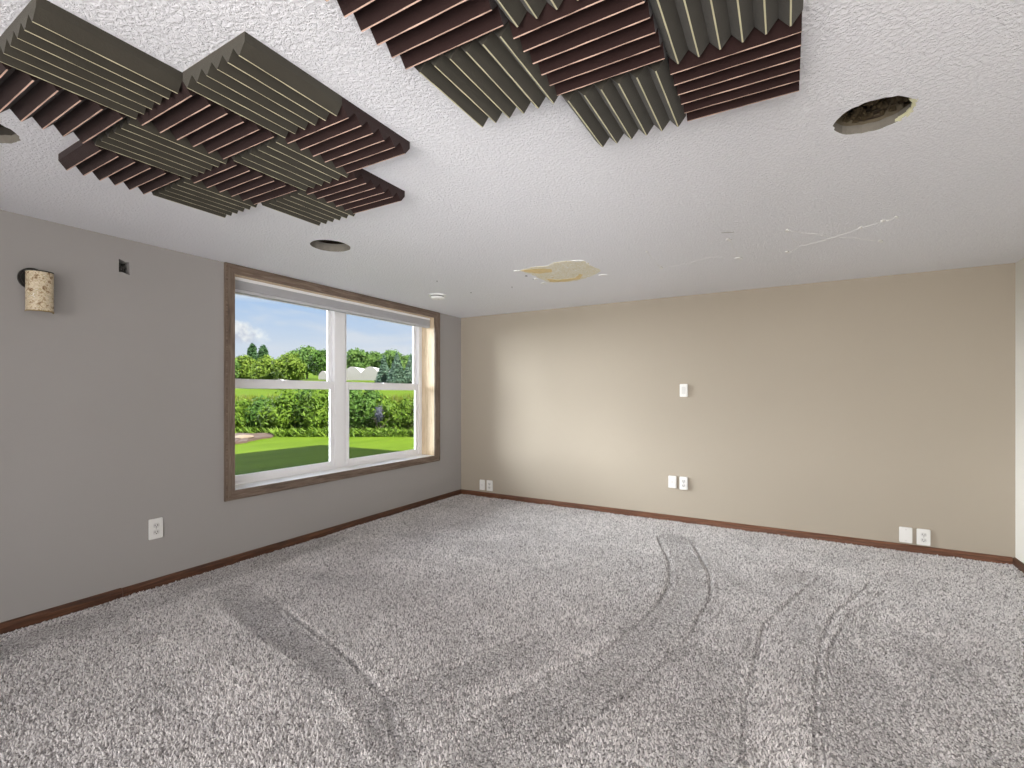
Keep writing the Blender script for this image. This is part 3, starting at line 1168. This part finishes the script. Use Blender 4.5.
patch('water_stain', [(521, 270.5), (530, 267.5), (548, 265.5), (553, 262.5), (570, 260.8), (584, 260.8), (590, 264.5), (601, 271), (592, 276), (578, 280.2), (562, 281.8), (548, 282), (538, 277), (528, 272.8)], M['stain'], .0025, .012, 4)['label'] = 'ochre water stain with peeled paint'
patch('stain_edge', [(521, 270.2), (536, 268.2), (551, 268.6), (552, 271.6), (540, 273.2), (528, 272)], M['stain_dark'], .0040, .008, 6)
patch('stain_edge', [(546, 278.5), (560, 279.5), (575, 277.5), (580, 273.5), (583, 274.5), (580, 278.5), (564, 281.5), (550, 281.5)], M['stain_dark'], .0040, .006, 7)
flakes = [((513, 270.3), (520, 271)), ((541, 282), (547, 284)), ((571, 259.8), (583, 261)), ((599, 274.2), (607, 275.4)), ((534, 278.2), (538, 279.8)),
          ((645, 250.5), (648, 252)), ((659, 266), (663, 269)), ((726, 238), (732, 240.5)), ((735, 257), (743, 258.4)), ((785, 229), (790, 232)),
          ((785, 250.5), (790, 252.8)), ((878, 239.5), (884, 242)), ((894, 215.8), (899, 218)), ((881, 219.4), (886, 221.2)), ((859, 226.3), (863, 228.4))]
for i, (p, q) in enumerate(flakes):
    (u0, v0), (u1, v1) = p, q
    patch('plaster_flake', [(u0, (v0 + v1) / 2), ((u0 + u1) / 2, v0), (u1, (v0 + v1) / 2), ((u0 + u1) / 2, v1)], M['flake'], .006, .004, i, 3)


def crack(pix, r, seed, mat='flake'):
    rnd = random.Random(seed)
    pts = [on_plane(u, v, 2, CZ)[:2] for u, v in pix]
    out = []
    for a, b_ in zip(pts, pts[1:]):
        nn = max(3, int(math.dist(a, b_) / .05))
        for k in range(nn):
            f_ = k / nn
            out.append((a[0] + (b_[0] - a[0]) * f_ + rnd.uniform(-.009, .009), a[1] + (b_[1] - a[1]) * f_ + rnd.uniform(-.009, .009), CZ - .0005))
    MB().tube(out, [rnd.uniform(.4, 1.3) * r for _ in out], 5).build('plaster_crack', M[mat], ceiling)


crack([(646, 251), (652, 258), (661, 268)], .0018, 1)
crack([(662, 268), (690, 263), (710, 257), (733, 257)], .0012, 2)
crack([(730, 240), (734, 248), (737, 256)], .0016, 3)
crack([(790, 231), (815, 234), (832, 237), (838, 237)], .0018, 4)
crack([(790, 251), (800, 246), (818, 242), (834, 237), (850, 232), (866, 226), (884, 221), (897, 217)], .0024, 5)
crack([(838, 237), (855, 237.5), (868, 240), (880, 240.5)], .0020, 6)
crack([(722, 233), (740, 232)], .0024, 7, 'gypsum')
crack([(792, 237), (797, 243), (793, 249)], .0022, 8)
for i, (u, v) in enumerate(((526.3, 275.8), (533.5, 279), (512, 287), (471, 292.5), (437, 281))):
    x, y, _ = on_plane(u, v, 2, CZ)
    r_ = .011 if i == 0 else .006
    MB().lathe([(r_, 0), (r_, -.003), (r_ * .6, -.004)], (x, y, CZ), 2, 12).build('nail_head', M['nail'], ceiling)

# ------------------------------------------------------------------ acoustic foam panels
TS = .3555      # panel side
PT = TS / 6


def foam_proto(color):
    """ridges along y for charcoal, along x for burgundy; local corner (0,0), hangs below z=0"""
    zb, zp, tw = -.029, -.0615, .0022
    ev = lambda g: (g, 0)
    prof = [(0.0, 0.0)]
    prof_v = []
    for i in range(6):
        c = (i + .5) * PT
        prof_v += [(i * PT + (.0005 if i == 0 else 0), zb), (c - tw, zp), (c + tw, zp)]
    prof_v.append((TS - .0005, zb))
    poly = [(.0005, 0.0)] + prof_v + [(TS - .0005, 0.0)]
    n = len(poly)
    # many stations along the ridge give the soft, slightly wavy cut of foam
    ns = 8
    rnd = random.Random(3)
    vs, fs, mi = [], [], []
    for k in range(ns + 1):
        s = .0005 + (TS - .001) * k / ns
        for (g, z) in poly:
            zz = z + (rnd.uniform(-.0006, .0006) if z < -.01 else 0)
            vs.append((s, g, zz) if color == 'burgundy' else (g, s, zz))
    for k in range(ns):
        for i in range(n):
            j = (i + 1) % n
            fs.append((k * n + i, k * n + j, (k + 1) * n + j, (k + 1) * n + i))
            mi.append(1 if (poly[i][1] == zp and poly[j][1] == zp) else 0)  # tip strip gets the pale colour with edge light painted in
    mb = MB()
    mb.v = [(x, y, z + FZ) for x, y, z in vs]      # S() removes FZ again: local coordinates
    mb.f, mb.mi = fs, mi
    # end caps, split in convex pieces
    for base in (0, ns * n):
        mb.f.append(tuple(base + i for i in (0, 1, n - 2, n - 1)))
        mb.mi.append(0)
        for i in range(6):
            a = 1 + i * 3
            mb.f.append(tuple(base + q for q in (a, a + 1, a + 2, a + 3)))
            mb.mi.append(0)
            # ridge ends stay plain foam, without the painted edge light
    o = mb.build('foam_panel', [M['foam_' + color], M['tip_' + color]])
    return o


PROTO = {}
X0 = [1.135, 1.492, 1.849, 2.206]
Y0 = [-4.932, -4.577, -4.222, -3.867]
LEFT = [
    (1, 0, 'burgundy', 'burgundy ridged foam panel nearest the hole at the left edge of the ceiling'),
    (2, 0, 'charcoal', 'charcoal ridged foam panel at the top left corner of the left cluster'),
    (0, 1, 'burgundy', 'burgundy ridged foam panel at the lower left edge of the left cluster'),
    (1, 1, 'charcoal', 'charcoal ridged foam panel enclosed by four burgundy ones, left half of the left cluster'),
    (2, 1, 'burgundy', 'burgundy ridged foam panel in the middle of the left cluster'),
    (3, 1, 'charcoal', 'charcoal ridged foam panel at the top right of the left cluster'),
    (0, 2, 'charcoal', 'charcoal ridged foam panel closest to the left wall, above the open electrical box'),
    (1, 2, 'burgundy', 'burgundy ridged foam panel between the two lowest charcoal panels of the left cluster'),
    (2, 2, 'charcoal', 'charcoal ridged foam panel between the two burgundy right corners of the left cluster'),
    (3, 2, 'burgundy', 'burgundy ridged foam panel forming the upper right corner of the left cluster'),
    (1, 3, 'charcoal', 'charcoal ridged foam panel closest to the window'),
    (2, 3, 'burgundy', 'burgundy ridged foam panel forming the lower right corner of the left cluster'),
]
RIGHT = [
    (2.920, -4.607, 'burgundy', 'burgundy ridged foam panel at the left end of the right cluster'),
    (3.276, -4.610, 'charcoal', 'charcoal ridged foam panel on the near edge of the right cluster'),
    (2.920, -4.250, 'charcoal', 'charcoal ridged foam panel, left one of the two with jagged ends in the right cluster'),
    (3.274, -4.254, 'burgundy', 'burgundy ridged foam panel between two jagged charcoal ones in the right cluster'),
    (3.630, -4.238, 'charcoal', 'charcoal ridged foam panel on the near edge beside the right corner of the right cluster'),
    (3.266, -3.884, 'charcoal', 'charcoal ridged foam panel hanging lowest in view in the right cluster, jagged ends'),
    (3.628, -3.874, 'burgundy', 'burgundy ridged foam panel forming the right corner of the right cluster'),
]
for (i, j, c, lab) in LEFT:
    RIGHT.append((X0[i], Y0[j], c, lab))
for k, (x, y, c, lab) in enumerate(RIGHT):
    if c not in PROTO:
        PROTO[c] = foam_proto(c)
        o = PROTO[c]
    else:
        o = PROTO[c].copy()
        col.objects.link(o)
    o.location = S((x, y, CZ))
    tag(o, lab, 'foam panel', 'foam panels, right cluster' if k < 7 else 'foam panels, left cluster')

# ------------------------------------------------------------------ outdoors
GZ = .20


def gz(x, y):
    dx, dy = x - CAM[0], y - CAM[1]
    depth = -math.sin(TH) * dx + math.cos(TH) * dy
    d = max(0, depth - 17)
    return GZ + d * .058 + .10 * noise.noise((x * .05, y * .05, 0)) * min(1, d / 10)


vs, fs = [], []
gx = [-WT - .01 - 1.2 * (1.075 ** i - 1) / .075 * .35 for i in range(76)]
gy = [-30 + i * 2.4 for i in range(84)]
for y in gy:
    for x in gx:
        vs.append((x, y, gz(x, y)))
nx = len(gx)
for j in range(len(gy) - 1):
    for i in range(nx - 1):
        fs.append((j * nx + i, j * nx + i + 1, (j + 1) * nx + i + 1, (j + 1) * nx + i))
tag(MB().add(vs, fs).build('ground', M['grass'], smooth=True), 'mown green lawn rising to a field', None, None, 'structure')


def leaf_cloud(lumps, count, size, seed, elong=1.0, droop=0.0):
    """leaf blades scattered through the outer skin of ellipsoid lumps [(c, (rx,ry,rz))]"""
    rnd = random.Random(seed)
    mb = MB()
    wts = [l[1][0] * l[1][2] for l in lumps]
    for _ in range(count):
        (c, r) = rnd.choices(lumps, wts)[0]
        while True:
            d = Vector((rnd.gauss(0, 1), rnd.gauss(0, 1), rnd.gauss(0, 1)))
            if d.length > .1:
                break
        d.normalize()
        rad = rnd.uniform(.62, 1.06)
        p = Vector((c[0] + d.x * r[0] * rad, c[1] + d.y * r[1] * rad, c[2] + d.z * r[2] * rad))
        nrm = (d + Vector((rnd.uniform(-.8, .8), rnd.uniform(-.8, .8), rnd.uniform(-.5, .9)))).normalized()
        a = nrm.cross(Vector((rnd.uniform(-1, 1), rnd.uniform(-1, 1), rnd.uniform(-1, 1)))).normalized()
        b_ = nrm.cross(a)
        s = size * rnd.uniform(.6, 1.3)
        l_ = s * elong
        mb.add([p - a * l_, p - b_ * s * .5 + nrm * s * .1, p + a * l_, p + b_ * s * .5 + nrm * s * .1], [(0, 1, 2, 3)])
    return mb


def core(lumps, k=.7):
    mb = MB()
    for c, r in lumps:
        bm = bmesh.new()
        bmesh.ops.create_icosphere(bm, subdivisions=2, radius=1)
        for v in bm.verts:
            q = 1 + .25 * noise.noise(v.co * 2.0 + Vector(c))
            v.co = Vector((c[0] + v.co.x * r[0] * k * q, c[1] + v.co.y * r[1] * k * q, c[2] + v.co.z * r[2] * k * q))
        mb.from_bm(bm)
    return mb


def plant(name, base, lumps, leafmat, count, size, label, cat, group, seed, trunk, elong=1.0):
    e = empty(name, base, label, cat, group)
    mb = leaf_cloud(lumps, count, size, seed, elong)
    cr = core(lumps)
    o = len(mb.v)
    mb.add(cr.v, cr.f)
    mb.build('foliage', M[leafmat], e)
    b = MB()
    rnd = random.Random(seed)
    if cat == 'tree':
        b.tube([base, (base[0], base[1], base[2] + trunk * .5), (base[0] + .1, base[1], base[2] + trunk)], [trunk * .05, trunk * .04, trunk * .02], 8)
        b.build('trunk', M['bark'], e)
    else:
        for k in range(5):
            g = rnd.uniform(0, 6.28)
            b.tube([base, (base[0] + .12 * math.cos(g), base[1] + .12 * math.sin(g), base[2] + trunk * .5), (base[0] + .3 * math.cos(g), base[1] + .3 * math.sin(g), base[2] + trunk)], .012, 5)
        b.build('stems', M['bark'], e)
    return e


def height_at(v, depth):
    return CAM[2] - (v - HOR) / FPX * depth


# hedgerow shrubs: (u, depth, top v, half width, leaf, label)
SHRUBS = [
    (228, 14.2, 399, .62, 'leaf_hedge', 'dense green shrub at the far left end of the hedgerow behind the mulch bed'),
    (246, 14.6, 398, .60, 'leaf_hedge', 'rounded green shrub directly behind the tan rock of the mulch bed'),
    (264, 14.4, 396, .60, 'leaf_deep', 'darker low shrub at the right end of the mulch bed'),
    (282, 14.0, 389, .62, 'leaf_hedge', 'bright leafy shrub just right of the mulch bed, taller than its left neighbours'),
    (300, 14.3, 384, .62, 'leaf_deep', 'tall dark green shrub in the middle of the left lower pane'),
    (316, 13.9, 386, .58, 'leaf_hedge', 'bright arching shrub in the right half of the left lower pane'),
    (333, 14.3, 384, .60, 'leaf_hedge', 'shrub standing behind the centre mullion of the window'),
    (352, 14.2, 385, .62, 'leaf_deep', 'dark green shrub at the left edge of the right lower pane'),
    (371, 14.3, 387, .60, 'leaf_deep', 'dark shrub behind the small lilac clump'),
    (388, 14.1, 397, .58, 'leaf_hedge', 'low bright shrub just right of the lilac clump'),
    (405, 14.4, 398, .60, 'leaf_hedge', 'low leafy shrub at the right edge of the right lower pane'),
    (424, 14.3, 398, .60, 'leaf_hedge', 'last shrub of the hedgerow, behind the right window jamb'),
]
for i, (u, dep, vt, hw, lf, lab) in enumerate(SHRUBS):
    x, y = outdoors(u, dep)
    top = height_at(vt, dep)
    z0 = gz(x, y)
    h = top - z0
    rnd = random.Random(100 + i)
    lumps = [((x, y, z0 + h * .42), (hw * .95, hw * .95, h * .46)), ((x + rnd.uniform(-.2, .2), y + rnd.uniform(-.2, .2), z0 + h * .72), (hw * .6, hw * .6, h * .30))]
    for k in range(4):
        lumps.append(((x + rnd.uniform(-.5, .5) * hw * 1.3, y + rnd.uniform(-.5, .5) * hw * 1.3, z0 + h * rnd.uniform(.25, .72)), (hw * .42, hw * .42, h * .25)))
    plant('shrub', (x, y, z0), lumps, lf, 2000, .050, lab, 'shrub', 'shrubs of the hedgerow behind the lawn', 200 + i, h * .6, 1.3)

# low weeds at the foot of the hedgerow and tall meadow grass behind it
rnd = random.Random(9)
mb = MB()
for k in range(3600):
    u = rnd.uniform(222, 430)
    dep = rnd.gauss(13.35, .14) if u > 275 else rnd.gauss(13.75, .12)
    x, y = outdoors(u, dep)
    z = gz(x, y)
    h = rnd.uniform(.06, .30) * rnd.random() ** .4
    g = rnd.uniform(0, 6.28)
    lean = rnd.uniform(.02, .16)
    w_ = .018
    dx, dy = math.cos(g), math.sin(g)
    mb.add([(x - dy * w_, y + dx * w_, z), (x + dy * w_, y - dx * w_, z), (x + dx * lean + dy * w_, y + dy * lean - dx * w_, z + h * .7), (x + dx * lean * 2, y + dy * lean * 2, z + h)], [(0, 1, 2, 3)])
tag(mb.build('tall_weeds', M['leaf_weed']), 'bright green weeds and long grass along the foot of the hedgerow', 'weeds', None, 'stuff')
mb = MB()
for k in range(9000):
    u = rnd.uniform(225, 425)
    dep = rnd.uniform(16, 30)
    x, y = outdoors(u, dep)
    z = gz(x, y)
    h = rnd.uniform(.25, .6)
    g = rnd.uniform(0, 6.28)
    dx, dy = math.cos(g), math.sin(g)
    w_ = .03
    mb.add([(x - dy * w_, y + dx * w_, z), (x + dy * w_, y - dx * w_, z), (x + dx * .1, y + dy * .1, z + h)], [(0, 1, 2)])
tag(mb.build('meadow_grass', M['leaf_meadow']), 'yellow-green meadow grass in the field beyond the hedgerow', 'meadow grass', None, 'stuff')

# lilac clump
x, y = outdoors(379, 13.55)
plant('flower_clump', (x, y, gz(x, y)), [((x, y, gz(x, y) + .62), (.13, .13, .24))], 'leaf_lilac', 260, .030, 'small lilac-grey flower clump in front of the hedgerow, right lower pane', 'plant', None, 77, .5)

# mulch bed and rock
pts = [outdoors(u, d) for u, d in ((222, 13.9), (248, 14.0), (268, 14.3), (278, 13.7), (272, 12.9), (256, 12.0), (240, 11.2), (226, 10.7), (215, 11.0))]
zc_ = GZ
mb = MB()
cx_ = sum(p[0] for p in pts) / len(pts)
cy_ = sum(p[1] for p in pts) / len(pts)
ring = []
for a, b_ in zip(pts, pts[1:] + pts[:1]):
    for k in range(4):
        f_ = k / 4
        ring.append((a[0] + (b_[0] - a[0]) * f_ + rnd.uniform(-.05, .05), a[1] + (b_[1] - a[1]) * f_ + rnd.uniform(-.05, .05)))
lv = []
for q, hz in ((1.0, -.02), (.95, .045), (.6, .07), (.25, .08)):
    lv.append([(cx_ + (px - cx_) * q, cy_ + (py - cy_) * q, zc_ + hz + rnd.uniform(-.012, .012)) for px, py in ring])
n = len(ring)
mb.add([p for r in lv for p in r] + [(cx_, cy_, zc_ + .085)],
       [(j * n + i, j * n + (i + 1) % n, (j + 1) * n + (i + 1) % n, (j + 1) * n + i) for j in range(3) for i in range(n)] + [(3 * n + i, 3 * n + (i + 1) % n, 4 * n) for i in range(n)])
tag(mb.build('mulch_bed', M['mulch'], origin=(cx_, cy_, GZ)), 'brown mulch bed at the left end of the lawn in front of the shrubs', 'mulch bed')
x, y = outdoors(244, 12.0)
bm = bmesh.new()
bmesh.ops.create_icosphere(bm, subdivisions=2, radius=1)
for v in bm.verts:
    q = 1 + .3 * noise.noise(v.co * 1.4)
    v.co = Vector((x + v.co.x * .17 * q, y + v.co.y * .22 * q, GZ + .09 + v.co.z * .06 * q))
tag(MB().from_bm(bm).build('rock', M['rock'], origin=(x, y, GZ)), 'flat tan rock lying on the mulch bed', 'rock')

# trees: (u, depth, top v, half width px, base v, leaf, shape, label)
TREES = [
    (229, 50, 356, 14, 388, 'leaf_mid', 'round', 'pale leafy tree at the far left of the left upper pane'),
    (244, 51, 354, 15, 388, 'leaf_lime', 'round', 'small yellow-green tree below the dark pair, left upper pane'),
    (252, 110, 343, 5, 372, 'leaf_dark', 'tall', 'narrow dark tree, left of the far pair on the left skyline'),
    (263, 108, 345, 7, 372, 'leaf_dark', 'round', 'rounded dark tree, right of the far pair on the left skyline'),
    (266, 47, 355, 18, 388, 'leaf_lime', 'round', 'yellow-green tree in the middle of the left upper pane, just below the dark pair'),
    (290, 46, 351, 19, 388, 'leaf_lime', 'round', 'largest bright yellow-green tree, in front of the big dark tree'),
    (307, 84, 345, 20, 385, 'leaf_mid', 'round', 'big dark green tree in the right half of the left upper pane'),
    (322, 80, 349, 15, 385, 'leaf_deep', 'round', 'blue-green tree at the right edge of the left upper pane'),
    (337, 88, 350, 12, 385, 'leaf_mid', 'round', 'green tree hidden mostly behind the centre mullion'),
    (356, 92, 348, 17, 380, 'leaf_mid', 'round', 'broad green tree above the greenhouses at the left of the right upper pane'),
    (374, 98, 351, 15, 380, 'leaf_mid', 'round', 'green tree right of the broad one above the greenhouses'),
    (392, 96, 349, 18, 380, 'leaf_mid', 'round', 'rounded green tree directly behind the spruces'),
    (410, 94, 354, 16, 380, 'leaf_mid', 'round', 'sloping green tree at the right skyline of the right upper pane'),
    (428, 94, 356, 13, 380, 'leaf_mid', 'round', 'green tree beyond the right jamb of the window'),
    (384, 60, 356.5, 8, 386, 'leaf_spruce', 'cone', 'blue-green spruce nearest the greenhouses'),
    (397, 58, 354, 10, 386, 'leaf_spruce', 'cone', 'tallest blue-green spruce in the middle of the three'),
    (411, 62, 355.5, 9, 386, 'leaf_spruce', 'cone', 'blue-green spruce at the right edge of the right upper pane'),
]
for i, (u, dep, vt, hpx, vb, lf, shape, lab) in enumerate(TREES):
    x, y = outdoors(u, dep)
    z0 = gz(x, y)
    top = height_at(vt, dep)
    h = max(2.0, top - z0)
    hw = hpx / FPX * dep
    rnd = random.Random(300 + i)
    px = dep / FPX
    lumps = []
    if shape == 'cone':
        for k in range(9):
            f_ = k / 8
            r_ = hw * (1 - f_) * .95 + .15
            lumps.append(((x, y, z0 + h * (.10 + .86 * f_)), (r_, r_, h * .10)))
        for k in range(16):
            f_ = rnd.random() ** 1.3
            g = rnd.uniform(0, 6.28)
            r_ = hw * (1 - f_)
            lumps.append(((x + math.cos(g) * r_ * .8, y + math.sin(g) * r_ * .8, z0 + h * (.08 + .80 * f_)), (hw * .24, hw * .24, h * .05)))
    else:
        vsq = 1.0 if shape == 'round' else 1.5
        lumps.append(((x, y, z0 + h * .50), (hw * .8, hw * .8, h * .40)))
        lumps.append(((x, y, z0 + h * .76), (hw * .5, hw * .5, h * .235)))
        for k in range(9):
            g = rnd.uniform(0, 6.28)
            zz = rnd.uniform(.3, .80)
            rr = hw * rnd.uniform(.35, .72) * (1.15 - .5 * zz)
            lumps.append(((x + math.cos(g) * rr, y + math.sin(g) * rr, z0 + h * zz), (hw * .36, hw * .36, h * .15)))
    plant('spruce_tree' if shape == 'cone' else 'tree', (x, y, z0), lumps, lf, 2600, px * 1.5, lab, 'tree', 'spruces beyond the field' if shape == 'cone' else 'trees beyond the field', 400 + i, h * .55)


def hoop_house(name, u0, u1, dep, v_top, v_bot, label, humps=1):
    xa, ya = outdoors(u0, dep)
    xb, yb = outdoors(u1, dep)
    e = empty(name, ((xa + xb) / 2, (ya + yb) / 2, height_at(v_bot, dep)), label, 'greenhouse', 'white greenhouses in the field')
    dirv = Vector((xb - xa, yb - ya, 0))
    L = dirv.length / humps
    dirv.normalize()
    back = Vector((-dirv.y, dirv.x, 0))
    if back.dot(Vector((-math.sin(TH), math.cos(TH), 0))) < 0:
        back = -back
    zb, zt = height_at(v_bot, dep), height_at(v_top, dep)
    n = 14
    b = MB()
    be = MB()
    for hmp in range(humps):
        o0 = Vector((xa, ya, 0)) + dirv * L * hmp
        prof = [(0, 0)] + [(L * (i / n), .55 + .45 * math.sin(math.pi * i / n)) for i in range(n + 1)] + [(L, 0)]
        vs = []
        for dd in (0, 9.0):
            for s, f_ in prof:
                p = o0 + dirv * s + back * dd
                vs.append((p.x, p.y, zb + (zt - zb) * f_))
        m_ = len(prof)
        b.add(vs, [(i, i + 1, i + 1 + m_, i + m_) for i in range(m_ - 1)])
        be.add(vs[:m_], [tuple(range(m_))])
    b.build('cover', M['poly'], e)
    be.build('end_wall', M['poly_end'], e)
    return e


hoop_house('greenhouse', 343, 379, 76, 366.5, 381, 'low white greenhouses with two rounded roofs left of the spruces', 2)
hoop_house('greenhouse', 318.5, 327, 70, 371, 379.5, 'small white structure at the right edge of the left upper pane', 1)
hoop_house('greenhouse', 255, 268, 62, 372, 379, 'low white structure half hidden by the yellow-green trees', 1)
hoop_house('greenhouse', 226, 242, 60, 367, 379, 'white structure at the far left edge of the left upper pane', 1)

for o in bpy.data.objects:
    if '_o' in o:
        del o['_o']
